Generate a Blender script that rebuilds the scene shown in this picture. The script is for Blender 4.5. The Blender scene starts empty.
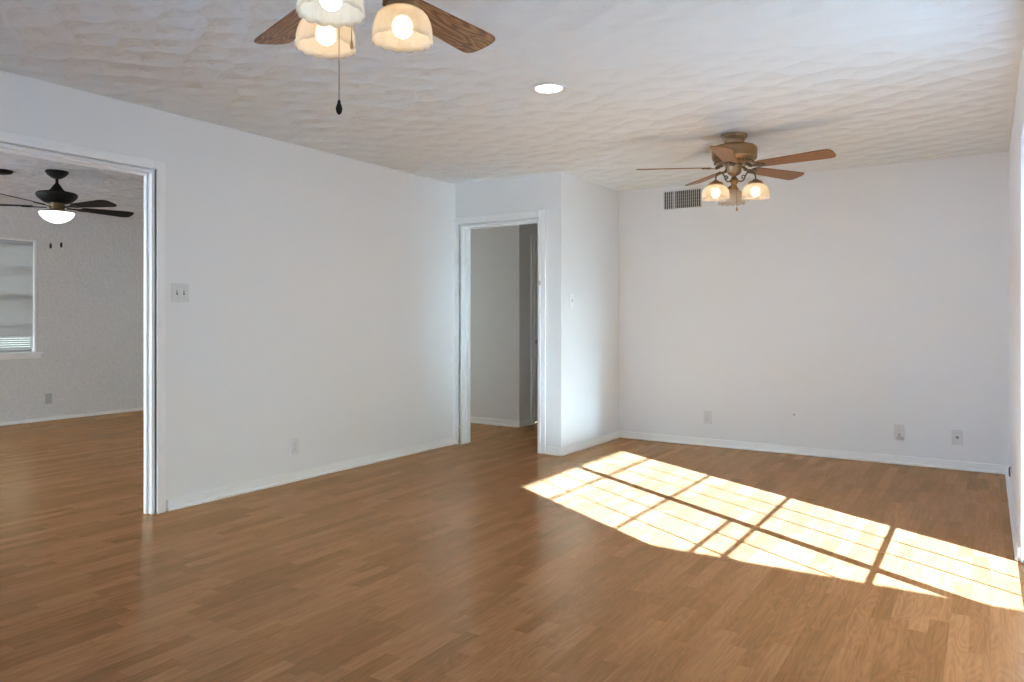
import bpy, bmesh, math, random
from mathutils import Vector, Matrix
R = math.radians
PI = math.pi
random.seed(4)

# ------------------------------------------------------------------ camera, world, sun, exposure
SC = bpy.context.scene
COL = SC.collection
YAW = 32.863
cam_d = bpy.data.cameras.new('camera')
cam_d.sensor_width = 36.0
cam_d.lens = 735.34 / 1024 * 36
cam_d.shift_y = -(341 - 319.18) / 1024
cam_d.clip_start = 0.02
cam = bpy.data.objects.new('camera', cam_d)
cam.location = (4.2130, 0.0, 1.1728)
cam.rotation_euler = (R(90), 0, R(YAW))
COL.objects.link(cam)
SC.camera = cam

world = bpy.data.worlds.new('sky')
SC.world = world
world.use_nodes = True
bgn = world.node_tree.nodes['Background']
bgn.inputs[0].default_value = (0.81, 0.95, 0.93, 1)
bgn.inputs[1].default_value = 6.0

sun_d = bpy.data.lights.new('sun', 'SUN')
sun_d.energy = 186.0
sun_d.angle = R(0.5)
sun_d.color = (0.310, 0.560, 1.0)
sun = bpy.data.objects.new('sun', sun_d)
SUN_DIR = Vector((-1, 0.602, -0.585))
sun.rotation_euler = SUN_DIR.to_track_quat('-Z', 'Y').to_euler()
sun.location = (9, -2, 5)
COL.objects.link(sun)

def sky_portal(name, loc, rot, sx, sy):
    d = bpy.data.lights.new(name, 'AREA')
    d.shape = 'RECTANGLE'
    d.size, d.size_y = sx, sy
    d.cycles.is_portal = True
    o = bpy.data.objects.new(name, d)
    o.location = loc
    o.rotation_euler = rot
    COL.objects.link(o)
# sampling portals in the patio doors and added, unseen openings (they emit nothing of their own)
sky_portal('portal_patio_door', (4.53, 3.3825, 1.03), (0, R(90), 0), 2.06, 1.9)
sky_portal('portal_added_rear', (.9, -3.17, 1.475), (R(90), 0, 0), 1.2, 1.15)
sky_portal('portal_side_rear', (-2.9, -3.17, 1.25), (R(90), 0, 0), 3.8, 2.1)
sky_portal('portal_added_side', (-5.09, -.7, 1.3), (0, R(-90), 0), 1.6, 3.8)
sky_portal('portal_hall', (-2.44, 6.225, 1.275), (0, R(-90), 0), 1.55, .65)

vs = SC.view_settings
vs.view_transform = 'Standard'
vs.look = 'None'
vs.gamma = 1
vs.use_curve_mapping = False
vs.exposure = 0.14
SC.cycles.use_denoising = True
SC.cycles.max_bounces = 12
SC.cycles.diffuse_bounces = 8
SC.cycles.transparent_max_bounces = 16
SC.cycles.sample_clamp_indirect = 30.0
SC.cycles.blur_glossy = 0.0

# ------------------------------------------------------------------ materials
def new_mat(name):
    m = bpy.data.materials.new(name)
    m.use_nodes = True
    nt = m.node_tree
    b = nt.nodes['Principled BSDF']
    return m, nt, b

def N(nt, t, **kw):
    n = nt.nodes.new(t)
    for k, v in kw.items():
        setattr(n, k, v)
    return n

def math_n(nt, op, a, b=None, c=None):
    n = nt.nodes.new('ShaderNodeMath')
    n.operation = op
    for i, v in enumerate((a, b, c)):
        if v is None:
            continue
        if isinstance(v, (int, float)):
            n.inputs[i].default_value = v
        else:
            nt.links.new(v, n.inputs[i])
    return n.outputs[0]

def bump(nt, b, height, strength, dist):
    n = nt.nodes.new('ShaderNodeBump')
    n.inputs['Strength'].default_value = strength
    n.inputs['Distance'].default_value = dist
    nt.links.new(height, n.inputs['Height'])
    nt.links.new(n.outputs[0], b.inputs['Normal'])

def noise(nt, vec, scale, detail=2, rough=.5, dist=0.0):
    n = nt.nodes.new('ShaderNodeTexNoise')
    n.inputs['Scale'].default_value = scale
    n.inputs['Detail'].default_value = detail
    n.inputs['Roughness'].default_value = rough
    n.inputs['Distortion'].default_value = dist
    if vec is not None:
        nt.links.new(vec, n.inputs['Vector'])
    return n.outputs[0]

def pos(nt):
    return nt.nodes.new('ShaderNodeNewGeometry').outputs['Position']

def objco(nt):
    return nt.nodes.new('ShaderNodeTexCoord').outputs['Object']

def scaled(nt, vec, s):
    m = nt.nodes.new('ShaderNodeMapping')
    m.inputs['Scale'].default_value = s
    nt.links.new(vec, m.inputs['Vector'])
    return m.outputs[0]

def ramp(nt, fac, stops):
    n = nt.nodes.new('ShaderNodeValToRGB')
    els = n.color_ramp.elements
    while len(els) < len(stops):
        els.new(0.5)
    for e, (p, c) in zip(els, stops):
        e.position = p
        e.color = (*c, 1)
    nt.links.new(fac, n.inputs[0])
    return n.outputs[0]

def mixc(nt, fac, a, b, mode='MIX'):
    n = nt.nodes.new('ShaderNodeMix')
    n.data_type = 'RGBA'
    n.blend_type = mode
    for i, v in ((0, fac), (6, a), (7, b)):
        if isinstance(v, (int, float)):
            n.inputs[i].default_value = v
        elif isinstance(v, tuple):
            n.inputs[i].default_value = (*v, 1)
        else:
            nt.links.new(v, n.inputs[i])
    return n.outputs[2]

def paint(name, col, rough=.5, bscale=90, bstr=.08, bdist=.002, spec=.3):
    m, nt, b = new_mat(name)
    b.inputs['Base Color'].default_value = (*col, 1)
    b.inputs['Roughness'].default_value = rough
    b.inputs['Specular IOR Level'].default_value = spec
    h = noise(nt, pos(nt), bscale, 3)
    bump(nt, b, h, bstr, bdist)
    return m

def plain(name, col, rough=.4, metal=0.0, spec=.5):
    m, nt, b = new_mat(name)
    h = noise(nt, objco(nt), 60, 2)
    c = mixc(nt, h, tuple(x * .9 for x in col), tuple(min(1, x * 1.06) for x in col))
    nt.links.new(c, b.inputs['Base Color'])
    b.inputs['Roughness'].default_value = rough
    b.inputs['Metallic'].default_value = metal
    b.inputs['Specular IOR Level'].default_value = spec
    return m

M = {}
M['wall'] = paint('wall_paint', (.80, .80, .80), .45, 70, .05, .002)
M['trim'] = paint('trim_enamel', (.86, .86, .86), .3, 40, .03, .001, .5)
M['plate'] = plain('white_plastic', (.70, .70, .69), .35)
M['slot'] = plain('dark_slot', (.06, .06, .06), .6)
M['slot_grey'] = plain('grey_metal_jack', (.20, .20, .19), .6)
M['adapter'] = plain('grey_white_adapter', (.46, .46, .44), .5)
M['nickel'] = plain('brushed_steel', (.5, .49, .47), .35, 1)
M['brass'] = plain('antique_brass', (.36, .235, .13), .38, 1)
M['dark_brass'] = plain('dark_bronze_brass', (.16, .105, .06), .38, .85)
M['black'] = plain('black_bronze', (.011, .010, .009), .5, 0, .2)
M['black_blade'] = plain('black_fan_blade', (.014, .012, .011), .6, 0, .12)
M['concrete'] = paint('patio_concrete', (.20, .175, .135), .9, 20, .2, .004)
M['fence'] = paint('fence_boards', (.36, .30, .25), .85, 12, .2, .004)
M['soffit'] = paint('soffit_paint', (.7, .69, .66), .7)
def blind_mat():
    m, nt, b = new_mat('blind_vinyl')
    c = mixc(nt, noise(nt, objco(nt), 20, 2), (.44, .44, .45), (.48, .48, .49))
    nt.links.new(c, b.inputs['Base Color'])
    b.inputs['Roughness'].default_value = .5
    tl = N(nt, 'ShaderNodeBsdfTranslucent'); tl.inputs[0].default_value = (.62, .585, .57, 1)
    mx = N(nt, 'ShaderNodeMixShader'); mx.inputs[0].default_value = .42
    nt.links.new(b.outputs[0], mx.inputs[1]); nt.links.new(tl.outputs[0], mx.inputs[2])
    nt.links.new(mx.outputs[0], nt.nodes['Material Output'].inputs[0])
    return m
M['blind'] = blind_mat()

def stucco():
    m, nt, b = new_mat('sprayed_stucco_wall')
    p = pos(nt)
    h = noise(nt, p, 34, 4, .65)
    c = ramp(nt, h, [(.3, (.66, .635, .61)), (.7, (.76, .735, .705))])
    nt.links.new(c, b.inputs['Base Color'])
    b.inputs['Roughness'].default_value = .85
    bump(nt, b, h, .7, .012)
    return m
M['stucco'] = stucco()

def rough_ceiling():
    m, nt, b = new_mat('troweled_ceiling')
    p = pos(nt)
    h = noise(nt, scaled(nt, p, (5, 5, 1)), 1.0, 5, .65, 2.0)
    c = ramp(nt, h, [(.32, (.55, .535, .52)), (.62, (.74, .725, .71))])
    nt.links.new(c, b.inputs['Base Color'])
    b.inputs['Roughness'].default_value = .85
    bump(nt, b, h, .7, .03)
    return m
M['ceiling_rough'] = rough_ceiling()

def swirl_ceiling():
    """white plaster dabbed with a round brush in rough rows: every dab a shallow scalloped fan"""
    m, nt, b = new_mat('swirl_plaster_ceiling')
    p = pos(nt)
    mp = N(nt, 'ShaderNodeMapping')
    mp.inputs['Rotation'].default_value = (0, 0, R(33))
    mp.inputs['Scale'].default_value = (4.6, 6.2, 1)
    nt.links.new(p, mp.inputs['Vector'])
    wob = nt.nodes.new('ShaderNodeTexNoise')
    wob.inputs['Scale'].default_value = 1.3
    nt.links.new(mp.outputs[0], wob.inputs['Vector'])
    addv = N(nt, 'ShaderNodeVectorMath', operation='MULTIPLY_ADD')
    nt.links.new(wob.outputs['Color'], addv.inputs[0])
    addv.inputs[1].default_value = (.5, .5, 0)
    nt.links.new(mp.outputs[0], addv.inputs[2])
    vo = N(nt, 'ShaderNodeTexVoronoi', voronoi_dimensions='2D', feature='SMOOTH_F1')
    vo.inputs['Scale'].default_value = 1.0
    vo.inputs['Smoothness'].default_value = .25
    vo.inputs['Randomness'].default_value = .55
    nt.links.new(addv.outputs[0], vo.inputs['Vector'])
    d = vo.outputs['Distance']
    rings = math_n(nt, 'SINE', math_n(nt, 'MULTIPLY', d, 38.0))
    h = math_n(nt, 'MULTIPLY_ADD', rings, .005, d)
    fine = noise(nt, p, 45, 3)
    h = math_n(nt, 'MULTIPLY_ADD', fine, .05, h)
    b.inputs['Base Color'].default_value = (.765, .80, .805, 1)
    b.inputs['Roughness'].default_value = .8
    # bump is stronger towards the opening side than towards the patio doors
    sp = N(nt, 'ShaderNodeSeparateXYZ')
    nt.links.new(p, sp.inputs[0])
    bump_fade = N(nt, 'ShaderNodeMapRange', interpolation_type='SMOOTHSTEP')
    nt.links.new(math_n(nt, 'ADD', sp.outputs[0], math_n(nt, 'MULTIPLY', sp.outputs[1], .55)), bump_fade.inputs['Value'])
    bump_fade.inputs['From Min'].default_value = 2.6; bump_fade.inputs['From Max'].default_value = 5.6
    bump_fade.inputs['To Min'].default_value = 1.15; bump_fade.inputs['To Max'].default_value = .40
    bump(nt, b, math_n(nt, 'MULTIPLY', h, bump_fade.outputs[0]), .8, .072)
    return m
M['ceiling'] = swirl_ceiling()

def wood_floor():
    """strip laminate: short staggered strips running along y"""
    m, nt, b = new_mat('oak_strip_laminate')
    p = pos(nt)
    sep = N(nt, 'ShaderNodeSeparateXYZ')
    nt.links.new(p, sep.inputs[0])
    x, y = sep.outputs[0], sep.outputs[1]
    Wd, Ln = .066, .42
    xr = math_n(nt, 'DIVIDE', x, Wd)
    row = math_n(nt, 'FLOOR', xr)
    wn = N(nt, 'ShaderNodeTexWhiteNoise', noise_dimensions='1D')
    nt.links.new(row, wn.inputs['W'])
    yr = math_n(nt, 'ADD', math_n(nt, 'DIVIDE', y, Ln), math_n(nt, 'MULTIPLY', wn.outputs[0], 7.3))
    cell = math_n(nt, 'FLOOR', yr)
    cb = N(nt, 'ShaderNodeCombineXYZ')
    nt.links.new(row, cb.inputs[0]); nt.links.new(cell, cb.inputs[1])
    w2 = N(nt, 'ShaderNodeTexWhiteNoise', noise_dimensions='3D')
    nt.links.new(cb.outputs[0], w2.inputs['Vector'])
    tone = w2.outputs[0]
    # grain, shifted per strip
    off = N(nt, 'ShaderNodeVectorMath', operation='MULTIPLY_ADD')
    nt.links.new(w2.outputs['Color'], off.inputs[0])
    off.inputs[1].default_value = (11, 17, 5)
    nt.links.new(p, off.inputs[2])
    g1 = noise(nt, scaled(nt, off.outputs[0], (60, 3.2, 1)), 1.0, 4, .6, .4)
    # cathedral figure
    g2n = noise(nt, scaled(nt, off.outputs[0], (14, 1.9, 1)), 1.0, 1, .5, .2)
    g2 = math_n(nt, 'SINE', math_n(nt, 'MULTIPLY', g2n, 75.0))
    base = ramp(nt, tone, [(0.0, (.285, .108, .034)), (.5, (.345, .136, .046)), (1.0, (.410, .170, .063))])
    grain = math_n(nt, 'ADD', math_n(nt, 'MULTIPLY', g1, .75), math_n(nt, 'MULTIPLY', g2, .07))
    gm = ramp(nt, grain, [(.2, (.74, .72, .70)), (.55, (1.08, 1.08, 1.08))])
    c = mixc(nt, 1.0, base, gm, 'MULTIPLY')
    # hairline joints between strips
    fx = math_n(nt, 'FRACT', xr); fy = math_n(nt, 'FRACT', yr)
    ex = math_n(nt, 'MINIMUM', fx, math_n(nt, 'SUBTRACT', 1.0, fx))
    ey = math_n(nt, 'MINIMUM', fy, math_n(nt, 'SUBTRACT', 1.0, fy))
    e = math_n(nt, 'MINIMUM', math_n(nt, 'MULTIPLY', ex, Wd), math_n(nt, 'MULTIPLY', ey, Ln))
    joint = math_n(nt, 'LESS_THAN', e, .0009)
    c = mixc(nt, math_n(nt, 'MULTIPLY', joint, .2), c, (.10, .05, .02))
    nt.links.new(c, b.inputs['Base Color'])
    rr = math_n(nt, 'MULTIPLY_ADD', g1, .08, .19)
    nt.links.new(rr, b.inputs['Roughness'])
    # satin wear layer: a thin gloss over the wood that rises gently towards grazing view
    b.inputs['Specular IOR Level'].default_value = 0.0
    gl = N(nt, 'ShaderNodeBsdfGlossy'); gl.inputs[0].default_value = (1, .86, .60, 1)
    nt.links.new(rr, gl.inputs['Roughness'])
    lw = N(nt, 'ShaderNodeLayerWeight')
    fac = math_n(nt, 'MULTIPLY_ADD', math_n(nt, 'POWER', lw.outputs['Facing'], 3.0), .38, .06)
    mx = N(nt, 'ShaderNodeMixShader')
    nt.links.new(fac, mx.inputs[0]); nt.links.new(b.outputs[0], mx.inputs[1]); nt.links.new(gl.outputs[0], mx.inputs[2])
    nt.links.new(mx.outputs[0], nt.nodes['Material Output'].inputs[0])
    return m
M['floor'] = wood_floor()

def blade_wood(name, cols, k):
    m, nt, b = new_mat(name)
    co = objco(nt)
    n1 = noise(nt, scaled(nt, co, (2.2, 16, 1)), 1.0, 2, .5, .3)
    w = math_n(nt, 'SINE', math_n(nt, 'MULTIPLY', n1, 70.0))
    n2 = noise(nt, scaled(nt, co, (7, 190, 1)), 1.0, 3, .6)
    f = math_n(nt, 'ADD', math_n(nt, 'MULTIPLY', w, k), n2)
    c = ramp(nt, f, [(.25, cols[0]), (.6, cols[1]), (.85, cols[2])])
    nt.links.new(c, b.inputs['Base Color'])
    b.inputs['Roughness'].default_value = .4
    return m
M['oak'] = blade_wood('oak_blade', [(.13, .055, .02), (.34, .165, .07), (.44, .24, .115)], .2)
M['oak_warm'] = blade_wood('warm_oak_blade', [(.20, .082, .024), (.29, .128, .040), (.36, .17, .058)], .08)

def frosted(name, col, transp):
    m = bpy.data.materials.new(name)
    m.use_nodes = True
    nt = m.node_tree
    nt.nodes.clear()
    out = N(nt, 'ShaderNodeOutputMaterial')
    tl = N(nt, 'ShaderNodeBsdfTranslucent'); tl.inputs[0].default_value = (*col, 1)
    df = N(nt, 'ShaderNodeBsdfPrincipled'); df.inputs['Base Color'].default_value = (*col, 1)
    df.inputs['Roughness'].default_value = .25
    tr = N(nt, 'ShaderNodeBsdfTransparent'); tr.inputs[0].default_value = (1, .97, .92, 1)
    h = noise(nt, scaled(nt, objco(nt), (1, 1, .6)), 55, 3, .6, 1.0)
    bp = N(nt, 'ShaderNodeBump'); bp.inputs['Strength'].default_value = .8; bp.inputs['Distance'].default_value = .006
    nt.links.new(h, bp.inputs['Height'])
    for s in (tl, df):
        nt.links.new(bp.outputs[0], s.inputs['Normal'])
    m1 = N(nt, 'ShaderNodeMixShader'); m1.inputs[0].default_value = .5
    nt.links.new(tl.outputs[0], m1.inputs[1]); nt.links.new(df.outputs[0], m1.inputs[2])
    m2 = N(nt, 'ShaderNodeMixShader'); m2.inputs[0].default_value = transp
    nt.links.new(m1.outputs[0], m2.inputs[1]); nt.links.new(tr.outputs[0], m2.inputs[2])
    nt.links.new(m2.outputs[0], out.inputs[0])
    return m
M['shade_glass'] = frosted('frosted_shade_glass', (.80, .73, .62), .35)

def glow(name, col, s):
    m, nt, b = new_mat(name)
    b.inputs['Base Color'].default_value = (.8, .8, .8, 1)
    b.inputs['Emission Color'].default_value = (*col, 1)
    b.inputs['Emission Strength'].default_value = s
    return m
M['bulb'] = glow('lit_bulb', (1, .82, .58), 11)
M['bulb_cool'] = glow('lit_cool_bulb', (.70, .86, 1.0), 11)
M['bulb_off'] = plain('unlit_bulb', (.75, .73, .68), .3)
M['led'] = glow('lit_downlight_lens', (1, .97, .92), 7)
M['bowl'] = glow('lit_frosted_bowl', (1, .97, .92), 1.6)

def pane_mat():
    m = bpy.data.materials.new('window_glass')
    m.use_nodes = True
    nt = m.node_tree
    nt.nodes.clear()
    out = N(nt, 'ShaderNodeOutputMaterial')
    tr = N(nt, 'ShaderNodeBsdfTransparent'); tr.inputs[0].default_value = (.96, .97, .97, 1)
    gl = N(nt, 'ShaderNodeBsdfGlossy'); gl.inputs['Roughness'].default_value = .02
    mx = N(nt, 'ShaderNodeMixShader'); mx.inputs[0].default_value = .06
    nt.links.new(tr.outputs[0], mx.inputs[1]); nt.links.new(gl.outputs[0], mx.inputs[2])
    nt.links.new(mx.outputs[0], out.inputs[0])
    return m
M['glass'] = pane_mat()

# ------------------------------------------------------------------ mesh helpers
def obj(name, bm, mat, parent=None, smooth=False, loc=None, rot=None):
    bmesh.ops.recalc_face_normals(bm, faces=bm.faces)
    me = bpy.data.meshes.new(name)
    bm.to_mesh(me)
    bm.free()
    if smooth:
        for f in me.polygons:
            f.use_smooth = True
        try:
            me.set_sharp_from_angle(angle=R(40))
        except Exception:
            pass
    me.materials.append(M[mat])
    o = bpy.data.objects.new(name, me)
    COL.objects.link(o)
    if parent is not None:
        o.parent = parent
    if loc: o.location = loc
    if rot: o.rotation_euler = rot
    return o

def BM(): return bmesh.new()

def box(bm, x0, x1, y0, y1, z0, z1, bev=0.0, mat=None):
    r = bmesh.ops.create_cube(bm, size=1.0)
    vs_ = r['verts']
    for v in vs_:
        v.co = Vector(((x0 + x1) / 2 + v.co.x * (x1 - x0), (y0 + y1) / 2 + v.co.y * (y1 - y0), (z0 + z1) / 2 + v.co.z * (z1 - z0)))
    if bev:
        es = list({e for v in vs_ for e in v.link_edges})
        rb = bmesh.ops.bevel(bm, geom=es, offset=bev, segments=2, affect='EDGES', profile=.5)
        vs_ = list({v for f in rb['faces'] for v in f.verts} | {v for v in vs_ if v.is_valid})
    if mat is not None:
        bmesh.ops.transform(bm, matrix=mat, verts=vs_)
    return bm

def lathe(bm, prof, n=32, at=(0, 0, 0), mod=None):
    """prof: list of (r, z); mod(t_index, angle, r, z) -> r, z"""
    rings = []
    for i, (r, z) in enumerate(prof):
        if r < 1e-6:
            rings.append([bm.verts.new((at[0], at[1], at[2] + z))])
        else:
            ring = []
            for k in range(n):
                a = 2 * PI * k / n
                rr, zz = (r, z) if mod is None else mod(i, a, r, z)
                ring.append(bm.verts.new((at[0] + rr * math.cos(a), at[1] + rr * math.sin(a), at[2] + zz)))
            rings.append(ring)
    for A, B in zip(rings, rings[1:]):
        if len(A) == 1 and len(B) == 1: continue
        for k in range(n):
            k2 = (k + 1) % n
            if len(A) == 1: bm.faces.new((A[0], B[k], B[k2]))
            elif len(B) == 1: bm.faces.new((A[k], B[0], A[k2]))
            else: bm.faces.new((A[k], B[k], B[k2], A[k2]))
    return bm

def tube(bm, pts, rad, n=8):
    pts = [Vector(p) for p in pts]
    rings = []
    up = Vector((0, 0, 1))
    prev = None
    for i, p in enumerate(pts):
        t = (pts[min(i + 1, len(pts) - 1)] - pts[max(i - 1, 0)]).normalized()
        if prev is None:
            s = t.cross(up)
            if s.length < 1e-3: s = t.cross(Vector((1, 0, 0)))
        else:
            s = prev - t * prev.dot(t)
        s.normalize(); prev = s
        u = s.cross(t)
        r = rad[i] if isinstance(rad, (list, tuple)) else rad
        rings.append([bm.verts.new(p + (s * math.cos(2 * PI * k / n) + u * math.sin(2 * PI * k / n)) * r) for k in range(n)])
    for A, B in zip(rings, rings[1:]):
        for k in range(n):
            bm.faces.new((A[k], A[(k + 1) % n], B[(k + 1) % n], B[k]))
    bm.faces.new(rings[0]); bm.faces.new(rings[-1])
    return bm

def prism(bm, outline, z0, z1, bev=0.0):
    lo = [bm.verts.new((x, y, z0)) for x, y in outline]
    hi = [bm.verts.new((x, y, z1)) for x, y in outline]
    n = len(outline)
    bm.faces.new(lo[::-1]); bm.faces.new(hi)
    for k in range(n):
        bm.faces.new((lo[k], lo[(k + 1) % n], hi[(k + 1) % n], hi[k]))
    if bev:
        es = [e for e in bm.edges if abs(e.verts[0].co.z - e.verts[1].co.z) < 1e-6]
        bmesh.ops.bevel(bm, geom=es, offset=bev, segments=2, affect='EDGES')
    return bm

def empty(name, loc=(0, 0, 0), rz=0.0):
    o = bpy.data.objects.new(name, None)
    o.empty_display_size = .1
    o.location = loc
    o.rotation_euler = (0, 0, rz)
    COL.objects.link(o)
    return o

def tag(o, label, cat, group=None):
    o['label'] = label
    o['category'] = cat
    if group: o['group'] = group
    return o

def struct(o, label=None, cat=None):
    o['kind'] = 'structure'
    if label: o['label'] = label
    if cat: o['category'] = cat
    return o

def wall_with_holes(axis, a0, a1, u0, u1, z0, z1, holes):
    """a slab between a0..a1 on its thickness axis ('x' or 'y'), u along the other; holes = (u0, u1, z0, z1)"""
    bm = BM()
    us = sorted({u0, u1, *[h[0] for h in holes], *[h[1] for h in holes]})
    zs = sorted({z0, z1, *[h[2] for h in holes], *[h[3] for h in holes]})
    for ua, ub in zip(us, us[1:]):
        run = None
        for za, zb in list(zip(zs, zs[1:])) + [(None, None)]:
            solid = za is not None and not any(h[0] <= ua and ub <= h[1] and h[2] <= za and zb <= h[3] for h in holes)
            if solid:
                run = (run[0], zb) if run else (za, zb)
            elif run:
                if axis == 'x': box(bm, a0, a1, ua, ub, *run)
                else: box(bm, ua, ub, a0, a1, *run)
                run = None
    bmesh.ops.remove_doubles(bm, verts=bm.verts, dist=1e-5)
    # drop the doubled faces inside the slab
    seen = {}
    for f in list(bm.faces):
        k = tuple(sorted(v.index for v in f.verts))
        seen.setdefault(tuple(round(c, 4) for c in f.calc_center_median()), []).append(f)
    kill = [f for fs in seen.values() if len(fs) > 1 for f in fs]
    bmesh.ops.delete(bm, geom=kill, context='FACES')
    return bm

# ------------------------------------------------------------------ room shell
H = 2.44
D1, D2 = 5.533, 6.705          # door wall, back wall
X1, X2 = 1.142, 4.350          # return wall, right wall
LT = .070                      # left wall thickness
OX, OZ = -4.92, -0.9           # far-room wall, far-room rear

bm = BM(); box(bm, OX - .15, X2 + .15, -3.15, 8.7, -.12, 0)
struct(obj('floor', bm, 'floor'), 'oak strip laminate floor running through all rooms', 'floor')
bm = BM(); box(bm, -LT, X2 + .15, -3.15, D2 + .12, H, H + .12)
struct(obj('ceiling', bm, 'ceiling'), 'white swirl-textured plaster ceiling of the main room', 'ceiling')
bm = BM(); box(bm, OX - .15, -LT, -3.15, D1 + .0, H, H + .12)
struct(obj('ceiling_side_room', bm, 'ceiling_rough'), 'taupe rough ceiling of the side room', 'ceiling')
bm = BM(); box(bm, -2.3, -LT, D1, 8.7, H, H + .12); box(bm, -LT, X1, D2 + .12, 8.7, H, H + .12)
struct(obj('ceiling_hall', bm, 'wall'), 'plain ceiling of the hallway', 'ceiling')

OY0, OY1, OZT = .62, 2.550, 2.066
bm = wall_with_holes('x', -LT, 0, -3.0, D1, 0, H, [(OY0, OY1, 0, OZT)])
wl = struct(obj('wall_left', bm, 'wall'), 'white wall with the wide cased opening to the side room', 'wall')
DX0, DX1, DZT = .062, .922, 2.052
bm = wall_with_holes('y', D1, D1 + .13, -LT, X1, 0, H, [(DX0, DX1, 0, DZT)])
struct(obj('wall_doorway', bm, 'wall'), 'short white wall around the hallway doorway', 'wall')
bm = BM(); box(bm, X1 - .12, X1, D1 + .13, D2 + .12, 0, H)
struct(obj('wall_return', bm, 'wall'), 'short white wall stepping back beside the doorway', 'wall')
bm = BM(); box(bm, X1, X2 + .15, D2, D2 + .12, 0, H)
struct(obj('wall_back', bm, 'wall'), 'plain white end wall under the air vent', 'wall')
FY0, FY1, FZT = 2.44, 4.325, 2.06
bm = wall_with_holes('x', X2, X2 + .15, -3.0, D2, 0, H, [(FY0, FY1, 0, FZT)])
struct(obj('wall_right', bm, 'wall'), 'white wall with the glazed patio doors', 'wall')
bm = wall_with_holes('y', -3.15, -3.0, OX, X2 + .15, 0, H, [(.3, 1.5, .9, 2.05), (-4.8, -1.0, .2, 2.3)])  # both holes are unseen openings added to let daylight into the rooms
struct(obj('wall_rear', bm, 'wall'))
# hallway
bm = BM(); box(bm, -2.3, -.05, 6.745, 6.87, 0, H); box(bm, -.17, -.05, 6.87, 7.03, 0, H); box(bm, -.17, -.05, 7.03, 7.85, 2.05, H); box(bm, -.17, -.05, 7.85, 8.7, 0, H)
struct(obj('wall_hall', bm, 'wall'), 'grey shadowed hallway wall seen through the doorway', 'wall')
bm = BM(); box(bm, -2.3, -LT, D1, D1 + .13, 0, H); box(bm, -2.42, -2.3, D1, 5.9, 0, H); box(bm, -2.42, -2.3, 5.9, 6.55, 2.05, H); box(bm, -2.42, -2.3, 5.9, 6.55, 0, .5); box(bm, -2.42, -2.3, 6.55, 6.87, 0, H)  # gap in the end piece is an unseen opening added to brighten the hall
box(bm, -.05, X1, 8.58, 8.7, 0, H); box(bm, X1 - .12, X1, D2 + .12, 8.7, 0, H)
struct(obj('wall_hall_end', bm, 'wall'))
# side room
WY1, WZ0, WZ1 = 4.112, .80, 2.075
WY0 = 2.95
bm = wall_with_holes('x', OX - .15, OX, -3.0, 5.9, 0, H, [(WY0, WY1, WZ0, WZ1), (-2.6, 1.2, .5, 2.1)])  # second hole is out of view, added to bring daylight into the side room
struct(obj('wall_side_room', bm, 'stucco'), 'taupe stucco-textured far wall of the side room', 'wall')
bm = BM(); box(bm, OX, -2.42, 5.533, 5.66, 0, H)
struct(obj('wall_side_room_end', bm, 'stucco'))

# ------------------------------------------------------------------ trim
def casing_profile_jamb(bm, axis, a, sgn, u0, u1, zt, w=.068, t=.018):
    """stepped door casing around an opening on the plane axis = a, facing sgn"""
    def slab(ua, ub, za, zb, th):
        lo, hi = sorted((a, a + sgn * th))
        if axis == 'x': box(bm, lo, hi, ua, ub, za, zb, .003)
        else: box(bm, ua, ub, lo, hi, za, zb, .003)
    r = .006
    for (ua, ub) in ((u0 - r - w, u0 - r), (u1 + r, u1 + r + w)):
        slab(ua, ub, 0, zt + r + w, t)
        inner = (ua + w * .72, ub) if ub <= u0 else (ua, ub - w * .72)
        slab(inner[0], inner[1], 0, zt + r + w * .28, t + .007)
    slab(u0 - r, u1 + r, zt + r, zt + r + w, t)
    slab(u0 - r, u1 + r, zt + r, zt + r + w * .28, t + .007)

# side-room opening: casing, jamb lining, stop
t1 = struct(empty('trim_1'), 'white stepped casing around the wide side-room opening', 'trim')
bm = BM(); casing_profile_jamb(bm, 'x', 0, 1, OY0, OY1, OZT, .056); obj('casing', bm, 'trim', t1)
bm = BM()
box(bm, -LT - .012, .004, OY1 - .018, OY1, 0, OZT, .002); box(bm, -LT - .012, .004, OY0, OY0 + .018, 0, OZT, .002)
box(bm, -LT - .012, .004, OY0 + .018, OY1 - .018, OZT - .018, OZT, .002)
obj('jamb', bm, 'trim', t1)
bm = BM()
box(bm, -.062, -.032, OY1 - .030, OY1 - .018, 0, OZT - .018, .002); box(bm, -.062, -.032, OY0 + .03, OY1 - .03, OZT - .030, OZT - .018, .002)
obj('stop', bm, 'trim', t1)
# hallway doorway
t2 = struct(empty('trim_2'), 'white stepped casing around the hallway doorway', 'trim')
bm = BM(); casing_profile_jamb(bm, 'y', D1, -1, DX0, DX1, DZT, .062); obj('casing', bm, 'trim', t2)
bm = BM()
box(bm, DX0, DX0 + .016, D1 - .004, D1 + .14, 0, DZT, .002); box(bm, DX1 - .016, DX1, D1 - .004, D1 + .14, 0, DZT, .002)
box(bm, DX0 + .016, DX1 - .016, D1 - .004, D1 + .14, DZT - .016, DZT, .002)
obj('jamb', bm, 'trim', t2)
bm = BM(); box(bm, DX0 + .016, DX0 + .027, D1 + .055, D1 + .09, 0, DZT - .016, .002); box(bm, DX0 + .027, DX1 - .016, D1 + .055, D1 + .09, DZT - .028, DZT - .016, .002)
obj('stop', bm, 'trim', t2)
bm = BM(); box(bm, .932, .950, D1 - .0285, D1 - .0245, 1.468, 1.506, .0015)
box(bm, .937, .944, D1 - .034, D1 - .0275, 1.480, 1.490, .0015)
ct = obj('catch_plate', bm, 'nickel', t2); ct['label'] = 'small metal catch plate'

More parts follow.
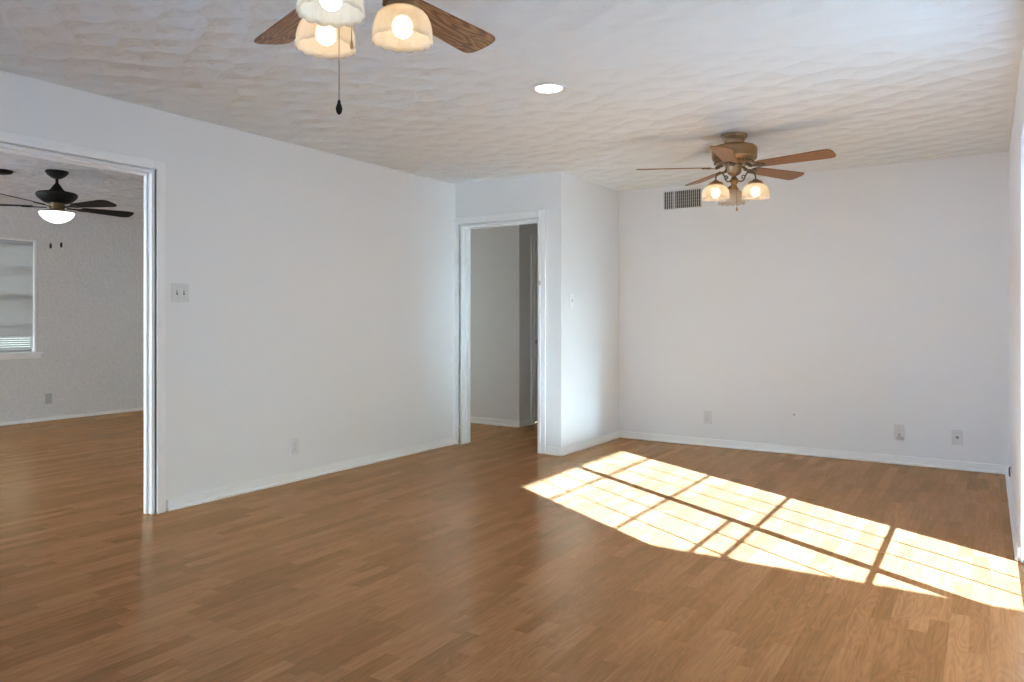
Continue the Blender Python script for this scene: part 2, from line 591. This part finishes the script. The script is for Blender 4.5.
def baseboard(name, axis, a, sgn, u0, u1, h=.068, t=.013):
    bm = BM()
    lo, hi = sorted((a, a + sgn * t)); lo2, hi2 = sorted((a, a + sgn * (t + .011)))
    if axis == 'x':
        box(bm, lo, hi, u0, u1, 0, h, .003); box(bm, lo2, hi2, u0, u1, 0, .018, .004)
    else:
        box(bm, u0, u1, lo, hi, 0, h, .003); box(bm, u0, u1, lo2, hi2, 0, .018, .004)
    return struct(obj(name, bm, 'trim'))
baseboard('baseboard_left', 'x', 0, 1, OY1 + .078, D1 - .02)
baseboard('baseboard_doorway', 'y', D1, -1, DX1 + .07, X1 + .014)
baseboard('baseboard_return', 'x', X1, 1, D1, D2 - .014)
baseboard('baseboard_back', 'y', D2, -1, X1, X2)
baseboard('baseboard_right', 'x', X2, -1, FY1 + .0, D2 - .014)
baseboard('baseboard_hall', 'y', 6.745, -1, -2.3, -.05)
baseboard('baseboard_hall_corner', 'x', -.05, 1, 6.731, 6.965)
baseboard('baseboard_side_room', 'x', OX, 1, -3, 5.533, .036)

# hallway door beyond the corner
d1 = struct(empty('door_1'), 'closed grey door far down the hallway', 'door')
bm = BM(); casing_profile_jamb(bm, 'x', -.05, 1, 7.045, 7.835, 2.035, .062); obj('casing', bm, 'trim', d1)
bm = BM(); box(bm, -.12, -.085, 7.03, 7.85, .01, 2.05, .003)
for (ya, yb) in ((7.13, 7.40), (7.48, 7.75)):
    for (za, zb) in ((.2, .95), (1.1, 1.9)):
        box(bm, -.087, -.078, ya, yb, za, zb, .004)
lf = obj('leaf', bm, 'trim', d1)
bm = BM(); lathe(bm, [(0, 0), (.03, .0), (.03, .006), (.012, .012), (.012, .035), (.027, .045), (.03, .06), (.02, .072), (0, .075)], 20)
obj('knob', bm, 'nickel', lf, True, (-.085, 7.10, .917), (0, R(90), 0))

# ------------------------------------------------------------------ patio doors in the right wall (sun comes through them)
PX = 4.47
d2 = struct(empty('door_2'), 'pair of white glazed patio doors with pane grids', 'door')
bm = BM()
box(bm, X2, X2 + .15, FY1 - .02, FY1, 0, FZT, .002); box(bm, X2, X2 + .15, FY0, FY0 + .02, 0, FZT, .002)
box(bm, X2, X2 + .15, FY0 + .02, FY1 - .02, FZT - .02, FZT, .002)
obj('jamb', bm, 'trim', d2)
bm = BM(); box(bm, X2 + .01, X2 + .15, FY0 + .02, FY1 - .02, 0, .015, .003); obj('threshold', bm, 'nickel', d2)
def leaf(y0, y1, gl0, gl1, muntins, bars):
    bm = BM()
    t = .018
    box(bm, PX - t, PX + t, y0, gl0, .018, 2.035, .003); box(bm, PX - t, PX + t, gl1, y1, .018, 2.035, .003)
    box(bm, PX - t, PX + t, gl0, gl1, .018, .045, .003); box(bm, PX - t, PX + t, gl0, gl1, 1.93, 2.035, .003)
    fr = obj('leaf', bm, 'trim', d2)
    bm = BM()
    for y in muntins: box(bm, PX - .004, PX + .004, y - .006, y + .006, .045, 1.93)
    for z in bars: box(bm, PX - .004, PX + .004, gl0, gl1, z - .008, z + .008)
    obj('muntin_grid', bm, 'trim', fr)
    bm = BM(); box(bm, PX - .002, PX + .002, gl0, gl1, .045, 1.93); obj('pane', bm, 'glass', fr)
    return fr
BARS = (.41, .79, 1.173, 1.547)
leaf(3.405, FY1 - .022, 3.43, 4.24, (3.96, 3.71), BARS)
nl = leaf(FY0 + .022, 3.395, 2.555, 3.37, (3.10, 2.82), BARS + (.886,))

# outside: patio slab, roof overhang, fence along the patio
bm = BM(); box(bm, X2 + .15, 14, -10, 12, -.16, -.02)
struct(obj('ground_patio', bm, 'concrete'))
bm = BM(); box(bm, X2 + .15, 5.27, -3.15, 7.5, 2.21, 2.36)
struct(obj('roof_overhang', bm, 'soffit'))
bm = BM()
for k in range(31):
    box(bm, 4.75 + k * .15, 4.75 + k * .15 + .146, 1.70, 1.72, -.02, 1.83 - .0)
box(bm, 4.75, 9.4, 1.64, 1.70, .3, .39); box(bm, 4.75, 9.4, 1.64, 1.70, 1.4, 1.49)
struct(obj('fence', bm, 'fence'))
bm = BM(); box(bm, -14, X2 + .15, -14, -3.15, -.16, -.02); box(bm, -14, OX - .15, -3.15, 12, -.16, -.02)
struct(obj('ground_yard', bm, 'concrete'))

# ------------------------------------------------------------------ side-room window and blind
w1 = struct(empty('window_1'), 'side-room window behind a closed white blind', 'window')
bm = BM()
box(bm, OX - .10, OX + .004, WY1 - .022, WY1 + .0, WZ0, WZ1, .002); box(bm, OX - .10, OX + .004, WY0, WY0 + .022, WZ0, WZ1, .002)
box(bm, OX - .10, OX + .004, WY0 + .022, WY1 - .022, WZ1 - .02, WZ1, .002)
box(bm, OX - .10, OX - .06, WY0, WY1, 1.405, 1.455)
for z in (1.11, 1.76): box(bm, OX - .10, OX - .07, WY0, WY1, z - .011, z + .011)
box(bm, OX - .10, OX - .07, WY0, WY1, WZ0, WZ0 + .04)
obj('window_frame', bm, 'trim', w1)
bm = BM(); box(bm, OX - .09, OX - .084, WY0 + .02, WY1 - .02, WZ0 + .04, WZ1 - .02); obj('pane', bm, 'glass', w1)
bm = BM(); box(bm, OX - .10, OX + .05, WY0 - .05, WY1 + .05, WZ0 - .025, WZ0, .004); box(bm, OX, OX + .016, WY0 - .04, WY1 + .04, WZ0 - .075, WZ0 - .025, .003)
obj('window_sill', bm, 'trim', w1)
bl = tag(empty('window_blind', (OX - .03, 0, 0)), 'white slatted blind hanging closed in the side-room window', 'blind')
bm = BM(); box(bm, -.025, .025, WY0 + .03, WY1 - .03, WZ1 - .06, WZ1 - .021, .003); obj('headrail', bm, 'blind', bl)
bm = BM()
n = 49
for k in range(n):
    z = WZ0 + .05 + (WZ1 - .068 - WZ0 - .05) * k / (n - 1)
    tilt = R(74) if k > 5 else R(52)
    m = Matrix.Translation((0, (WY0 + WY1) / 2, z)) @ Matrix.Rotation(tilt, 4, 'Y')
    box(bm, -.0135, .0135, -(WY1 - WY0) / 2 + .0225, (WY1 - WY0) / 2 - .0225, -.0006, .0006, 0, m)
obj('slats', bm, 'blind', bl)
for y in (WY0 + .2, WY1 - .18):
    bm = BM(); tube(bm, [(.015, y, WZ0 + .03), (.015, y, WZ1 - .05)], .0012, 6)
    obj('ladder_cord', bm, 'blind', bl)
bm = BM(); box(bm, -.014, .014, WY0 + .035, WY1 - .035, WZ0 + .012, WZ0 + .03, .003); obj('bottom_rail', bm, 'blind', bl)

# ------------------------------------------------------------------ wall plates
def wall_frame(ax, sgn):
    """rotation so that local +z faces out of the wall, local +y is up"""
    if ax == 'x': return Matrix(((0, 0, sgn), (sgn, 0, 0), (0, 1, 0))).to_euler()
    return Matrix(((-sgn, 0, 0), (0, 0, sgn), (0, 1, 0))).to_euler()

def plate_root(name, loc, ax, sgn, label, cat, group=None):
    o = empty(name, loc)
    o.rotation_euler = wall_frame(ax, sgn)
    return tag(o, label, cat, group)

def outlet(loc, ax, sgn, label, w=.076, h=.122, mat='plate'):
    o = plate_root('wall_outlet', loc, ax, sgn, label, 'outlet', 'wall outlets')
    bm = BM(); box(bm, -w / 2, w / 2, -h / 2, h / 2, 0, .006, .0025); obj('cover_plate', bm, mat, o)
    for s in (-1, 1):
        bm = BM()
        prism(bm, [(math.cos(a) * .0165, max(-.012, min(.012, math.sin(a) * .0165)) + s * .021) for a in [2 * PI * k / 24 for k in range(24)]], .005, .0085)
        rc = obj('receptacle', bm, mat, o)
        bm = BM()
        box(bm, -.0075, -.0055, s * .021 - .003, s * .021 + .006, .008, .009); box(bm, .0055, .0075, s * .021 - .002, s * .021 + .005, .008, .009)
        lathe(bm, [(0, .009), (.0022, .009), (.0022, .008)], 10, (0, s * .021 - .008, 0))
        obj('slots', bm, 'slot', rc)
    bm = BM(); lathe(bm, [(.0028, .005), (.0025, .0072), (0, .0075)], 12); obj('screw', bm, 'nickel', o)
    return o

outlet((0, 3.617, .254), 'x', 1, 'white duplex outlet low on the wall beside the wide opening')
outlet((2.042, D2, .265), 'y', -1, 'white duplex outlet low on the end wall, nearest the doorway')
o = outlet((3.615, D2, .259), 'y', -1, 'white duplex outlet on the end wall with a small plug adapter')
bm = BM(); box(bm, -.016, .030, -.062, -.035, .0085, .030, .003); box(bm, -.004, .012, -.035, -.010, .0085, .022, .002)
obj('plug_adapter', bm, 'adapter', o)
outlet((OX, 4.242, .254), 'x', 1, 'greyish outlet on the taupe stucco wall below the window', mat='adapter')

o = plate_root('cable_jack_plate', (4.018, D2, .251), 'y', -1, 'white cable jack plate with dark centre near the end wall corner', 'cable jack')
bm = BM(); box(bm, -.038, .038, -.06, .06, 0, .006, .0025); obj('cover_plate', bm, 'plate', o)
bm = BM(); lathe(bm, [(.011, .005), (.011, .009), (.0055, .009), (.0055, .018), (.003, .018), (.003, .012), (0, .012)], 12); obj('jack', bm, 'slot_grey', o)

def toggle_switch(loc, ax, sgn, label, n, w, mat='plate'):
    o = plate_root('light_switch', loc, ax, sgn, label, 'light switch')
    bm = BM(); box(bm, -w / 2, w / 2, -.058, .058, 0, .006, .0025); obj('cover_plate', bm, mat, o)
    for k in range(n):
        cx = (k - (n - 1) / 2) * .046
        bm = BM(); box(bm, cx - .0055, cx + .0055, -.0125, .0125, .0055, .0072); rc = obj('toggle_slot', bm, 'slot', o)
        bm = BM(); box(bm, cx - .0045, cx + .0045, -.004, .010, .006, .020, .002); obj('toggle', bm, 'plate', rc)
        for s in (-1, 1):
            bm = BM(); lathe(bm, [(.0028, .0055), (.0025, .0073), (0, .0076)], 10, (cx, s * .030, 0)); obj('screw', bm, 'nickel', o)
    return o
toggle_switch((0, 2.719, 1.337), 'x', 1, 'white double toggle switch plate beside the wide opening casing', 2, .116)
toggle_switch((X1, 5.716, 1.337), 'x', 1, 'white single toggle switch on the short wall stepping back', 1, .072, 'trim')

bm = BM(); tube(bm, [(0, 0, 0), (0, -.012, .0015)], .0022, 8); lathe(bm, [(0, 0), (.005, 0), (.005, .0015), (0, .0018)], 10)
nail = obj('wall_nail', bm, 'slot', None, False, (2.802, D2, .344), (R(90), 0, 0))
tag(nail, 'tiny dark nail stuck in the end wall between the outlets', 'nail')

o = plate_root('cable_stub', (X2, 5.917, .185), 'x', -1, 'small dark cable stub poking from the side wall near the corner', 'cable')
bm = BM(); box(bm, -.022, .022, -.022, .022, 0, .005, .002); obj('grommet', bm, 'plate', o)
bm = BM(); tube(bm, [(0, 0, .003), (0, 0, .008), (0, -.006, .012), (0, -.018, .012), (0, -.035, .011), (0, -.06, .010)], .0045, 8); obj('cable', bm, 'slot', o, True)

# ------------------------------------------------------------------ air vent on the end wall
VX0, VX1, VZ0, VZ1 = 1.622, 1.974, 2.224, 2.386
o = tag(empty('air_vent', ((VX0 + VX1) / 2, D2, (VZ0 + VZ1) / 2)), 'white louvered air vent high on the end wall behind the fan', 'air vent')
vw, vh = (VX1 - VX0) / 2, (VZ1 - VZ0) / 2
bm = BM(); fw_ = .010
box(bm, -vw - fw_, vw + fw_, -.010, 0, vh, vh + fw_, .002); box(bm, -vw - fw_, vw + fw_, -.010, 0, -vh - fw_, -vh, .002)
box(bm, -vw - fw_, -vw, -.010, 0, -vh, vh, .002); box(bm, vw, vw + fw_, -.010, 0, -vh, vh, .002)
obj('frame', bm, 'plate', o)
bm = BM(); box(bm, -vw, vw, -.0015, 0, -vh, vh); obj('dark_backing', bm, 'slot', o)  # dark sheet standing in for the shade inside the duct
bm = BM()
nf = 18
for k in range(1, nf):
    x = -vw + 2 * vw * k / nf
    m = Matrix.Translation((x, -.0065, 0)) @ Matrix.Rotation(R(28), 4, 'Z')
    box(bm, -.0022, .0022, -.005, .005, -vh, vh, 0, m)
box(bm, -vw + 2 * vw * 5 / nf - .007, -vw + 2 * vw * 5 / nf + .007, -.010, -.002, -vh, vh)
obj('louvers', bm, 'plate', o)
bm = BM()
for z in (-.045, -.015, .015, .045): box(bm, -vw, vw, -.0035, -.0017, z - .0012, z + .0012)
obj('cross_bars', bm, 'nickel', o)

# ------------------------------------------------------------------ recessed light
o = tag(empty('recessed_light', (2.195, 3.495, H)), 'round lit downlight set flush in the white ceiling between the fans', 'ceiling light')
bm = BM(); lathe(bm, [(.101, 0), (.103, -.004), (.101, -.008), (.092, -.011), (.074, -.006), (.072, -.001)], 48); obj('trim_ring', bm, 'plate', o, True)
bm = BM(); lathe(bm, [(.073, -.003), (.05, -.0055), (0, -.0065)], 48); obj('lens', bm, 'led', o, True)

# ------------------------------------------------------------------ oak ceiling fans with three glass shades
def theta(a):           # a = bearing clockwise from the viewing direction, in degrees
    return R(90 + YAW - a)

def blade_outline(r0, r1, w0, w1, tip=.035):
    half = [(r0, w0 * .6), (r0 + .012, w0 * .9), (r0 + .03, w0), (r1 - tip * 1.3, w1), (r1 - tip * .75, w1 * .97), (r1 - tip * .35, w1 * .86), (r1 - tip * .10, w1 * .66), (r1, w1 * .35)]
    return [(x, -y) for x, y in half] + [(x, y) for x, y in half[::-1]]

def oak_fan(name, loc, blade_a, arm_a, wood, label, chain_defs, blade_r=.665, pitch=-12, drop=0.0, lift=0.0, lit=('bulb', 'bulb', 'bulb')):
    root = tag(empty(name, loc), label, 'ceiling fan', 'oak ceiling fans')
    # z is measured down from the ceiling
    bm = BM(); lathe(bm, [(.0, 0), (.088, 0), (.090, -.010), (.084, -.022), (.070, -.034), (.066, -.052), (.066, -.068), (.074, -.078), (0, -.078)], 40); obj('canopy', bm, 'brass', root, True)
    bm = BM(); lathe(bm, [(0, -.074), (.10, -.074), (.138, -.080), (.150, -.092), (.152, -.120), (.150, -.150), (.152, -.156), (.146, -.170), (.120, -.186), (.078, -.198), (0, -.198)], 48); hs = obj('motor_housing', bm, 'brass', root, True)
    bm = BM()
    for k in range(30):
        a = 2 * PI * k / 30
        m = Matrix.Rotation(a, 4, 'Z') @ Matrix.Translation((.124, 0, -.187)) @ Matrix.Rotation(R(30), 4, 'Y')
        box(bm, -.014, .014, -.003, .003, -.002, .002, 0, m)
    obj('vent_slots', bm, 'dark_brass', hs)
    bm = BM(); lathe(bm, [(0, -.195), (.050, -.195), (.054, -.206), (.050, -.216), (.048, -.250), (.046, -.262), (.030, -.276), (.012, -.282), (.012, -.292), (0, -.292)], 32); obj('switch_housing', bm, 'brass', root, True)
    bm = BM(); lathe(bm, [(.010, -.288), (.012, -.292), (.026, -.303), (.030, -.316), (.026, -.330), (.013, -.339), (.011, -.345), (.020, -.350), (.018, -.362), (.008, -.370), (0, -.372)], 28); obj('light_hub', bm, 'brass', root, True)
    for k in range(5):
        th = theta(blade_a + 72 * k)
        bm = BM(); prism(bm, blade_outline(.160, blade_r, .050, .070), -.003, .003, .0015)
        bl = obj('blade', bm, wood, root, False, (0, 0, -.222 - drop), (R(pitch), 0, th))
        bm = BM()
        prism(bm, [(.10, -.014), (.13, -.012), (.150, -.018), (.165, -.038), (.19, -.034), (.205, -.016), (.222, 0), (.205, .016), (.19, .034), (.165, .038), (.150, .018), (.13, .012), (.10, .014)], -.008, -.0035, .001)
        for (x, y) in ((.178, -.024), (.178, .024), (.205, 0)):
            lathe(bm, [(.006, -.0078), (.005, -.0105), (0, -.011)], 10, (x, y, 0))
        tube(bm, [(.085, 0, .016 + drop), (.105, 0, .004 + drop * .5), (.125, 0, -.006)], .010, 8)
        obj('blade_bracket', bm, 'dark_brass', bl)
    AR = .150
    for k, a in enumerate(arm_a):
        th = theta(a)
        bm = BM()
        pts = []
        # scroll from the hub: small inner curl, then a high arch down to the shade fitter
        for q in range(13):
            u = q / 12
            ang = R(-150 + 330 * u)
            rr = .006 + .012 * u
            pts.append((.060 + rr * math.cos(ang), 0, -.318 + rr * math.sin(ang)))
        obj_pts = [(.026, 0, -.316), (.040, 0, -.322), (.056, 0, -.324), (.070, 0, -.312), (.078, 0, -.292), (.094, 0, -.268), (.116, 0, -.262), (.138, 0, -.276), (AR, 0, -.300), (AR, 0, -.328)]
        tube(bm, obj_pts, .0048, 8)
        tube(bm, [(.078, 0, -.292), (.066, 0, -.283), (.056, 0, -.288), (.053, 0, -.298), (.059, 0, -.304), (.065, 0, -.299)], .0038, 8)
        arm = obj('light_arm', bm, 'dark_brass', root, True, (0, 0, lift), (0, 0, th))
        bm = BM(); lathe(bm, [(0, -.322), (.016, -.322), (.024, -.330), (.044, -.338), (.052, -.350), (.050, -.360), (.044, -.362), (0, -.352)], 28, (AR, 0, 0))
        obj('shade_fitter', bm, 'brass', arm, True)
        prof = [(.042, -.352), (.052, -.356), (.068, -.366), (.080, -.381), (.087, -.400), (.090, -.418), (.091, -.432), (.094, -.446)]
        def scallop(i, a_, r, z):
            lobe = abs(math.sin(a_ * 7))
            f = max(0.0, (i - 1) / 6.0)
            return r * (1 - .045 * f * (1 - lobe)), z - (.006 * lobe) * max(0.0, (i - 5) / 2.0)
        bm = BM(); lathe(bm, prof, 96, (AR, 0, 0), scallop)
        sh = obj('lamp_shade', bm, 'shade_glass', root, True, (0, 0, lift), (0, 0, th))
        so = sh.modifiers.new('wall', 'SOLIDIFY'); so.thickness = .003; so.offset = -1
        bm = BM(); lathe(bm, [(0, -.372), (.012, -.374), (.022, -.381), (.029, -.392), (.032, -.406), (.029, -.420), (.022, -.430), (.012, -.437), (0, -.439)], 28, (AR, 0, 0))
        obj('bulb', bm, lit[k], sh, True)
    for (dx, dy, z1, mat, fob) in chain_defs:
        bm = BM(); tube(bm, [(dx, dy, -.255), (dx, dy, z1)], .0013, 6)
        n_b = int((-.26 - z1) / .012)
        ch = obj('pull_chain', bm, 'dark_brass', root)
        bm = BM()
        s = fob
        lathe(bm, [(.002, 0), (.005 * s, -.003), (.0055 * s, -.010 * s), (.009 * s, -.020 * s), (.0115 * s, -.030 * s), (.0095 * s, -.042 * s), (.004 * s, -.050 * s), (0, -.051 * s)], 16, (dx, dy, z1))
        obj('chain_fob', bm, mat, ch, True)
    return root

RT = Vector((math.cos(R(YAW)), math.sin(R(YAW)), 0)); FWD = Vector((-math.sin(R(YAW)), math.cos(R(YAW)), 0))
def off(r_, f_):
    v = RT * r_ + FWD * f_
    return v.x, v.y
oak_fan('ceiling_fan', (2.639, 1.567, H), -38.5, (70, 190, 316), 'oak', 'oak-bladed fan cut by the top edge, long dark chain hanging below its lit shades',
        [(*off(-.034, -.02), -.626, 'black', .85), (*off(-.010, .04), -.428, 'brass', .55)], blade_r=.668, drop=.036, lift=.022, lit=('bulb', 'bulb_cool', 'bulb'))
oak_fan('ceiling_fan', (2.750, 5.085, H), 60, (10, 130, 250), 'oak_warm', 'brass and oak five-bladed fan above the sunlit floor near the end wall',
        [(*off(.004, -.045), -.50, 'brass', .6)], lit=('bulb_off', 'bulb', 'bulb'))

# ------------------------------------------------------------------ black fan in the side room
def black_fan(loc):
    root = tag(empty('ceiling_fan', loc), 'black fan with a glowing white bowl in the side room', 'ceiling fan')
    bm = BM(); lathe(bm, [(0, 0), (.085, 0), (.088, -.012), (.070, -.036), (.045, -.056), (.024, -.066), (0, -.066)], 36); obj('canopy', bm, 'black', root, True)
    bm = BM(); lathe(bm, [(.012, -.06), (.012, -.10), (.018, -.108), (.030, -.125), (.050, -.155), (.075, -.180), (0, -.184)], 28); obj('downrod', bm, 'black', root, True)
    bm = BM(); lathe(bm, [(0, -.172), (.09, -.174), (.145, -.186), (.158, -.200), (.152, -.222), (.130, -.246), (.100, -.268), (.072, -.276), (0, -.276)], 44); obj('motor_housing', bm, 'black', root, True)
    bm = BM(); lathe(bm, [(0, -.272), (.060, -.272), (.058, -.325), (.070, -.338), (.130, -.344), (.136, -.354), (0, -.354)], 36); obj('switch_housing', bm, 'dark_brass', root, True)
    bm = BM(); lathe(bm, [(.130, -.350), (.135, -.358), (.124, -.384), (.098, -.412), (.062, -.434), (.028, -.445), (0, -.447)], 40); obj('glass_bowl', bm, 'bowl', root, True)
    for k in range(5):
        th = theta(38 + 72 * k)
        w0, w1, r1 = .042, .074, .655
        ol = blade_outline(.19, r1 - .025, w0, w1, .06)
        bm = BM(); prism(bm, ol, -.003, .003)
        bl = obj('blade', bm, 'black_blade', root, False, (0, 0, -.306), (R(-13), 0, th))
        bm = BM(); prism(bm, [(.08, -.013), (.15, -.010), (.20, -.034), (.25, -.030), (.27, 0), (.25, .030), (.20, .034), (.15, .010), (.08, .013)], -.009, -.0035, .001); obj('blade_bracket', bm, 'black', bl)
    for (dx, df, z1) in ((.005, -.02, -.625), (.145, .0, -.615)):
        x, y = off(dx * .55, df - .07)
        bm = BM(); tube(bm, [(x, y, -.335), (x, y, z1)], .0008, 6); ch = obj('pull_chain', bm, 'nickel', root)
        bm = BM(); lathe(bm, [(.002, 0), (.006, -.004), (.0095, -.018), (.0095, -.036), (.004, -.046), (0, -.047)], 14, (x, y, z1)); obj('chain_fob', bm, 'black', ch, True)
    return root
black_fan((-2.480, 3.176, H))
bm = BM(); lathe(bm, [(0, 0), (.095, 0), (.096, -.010), (.080, -.022), (.05, -.030), (0, -.032)], 36)
tag(obj('ceiling_fixture', bm, 'black', None, True, (-2.853, 2.896, H)), 'dark round fixture on the side-room ceiling at the frame edge', 'ceiling fixture')
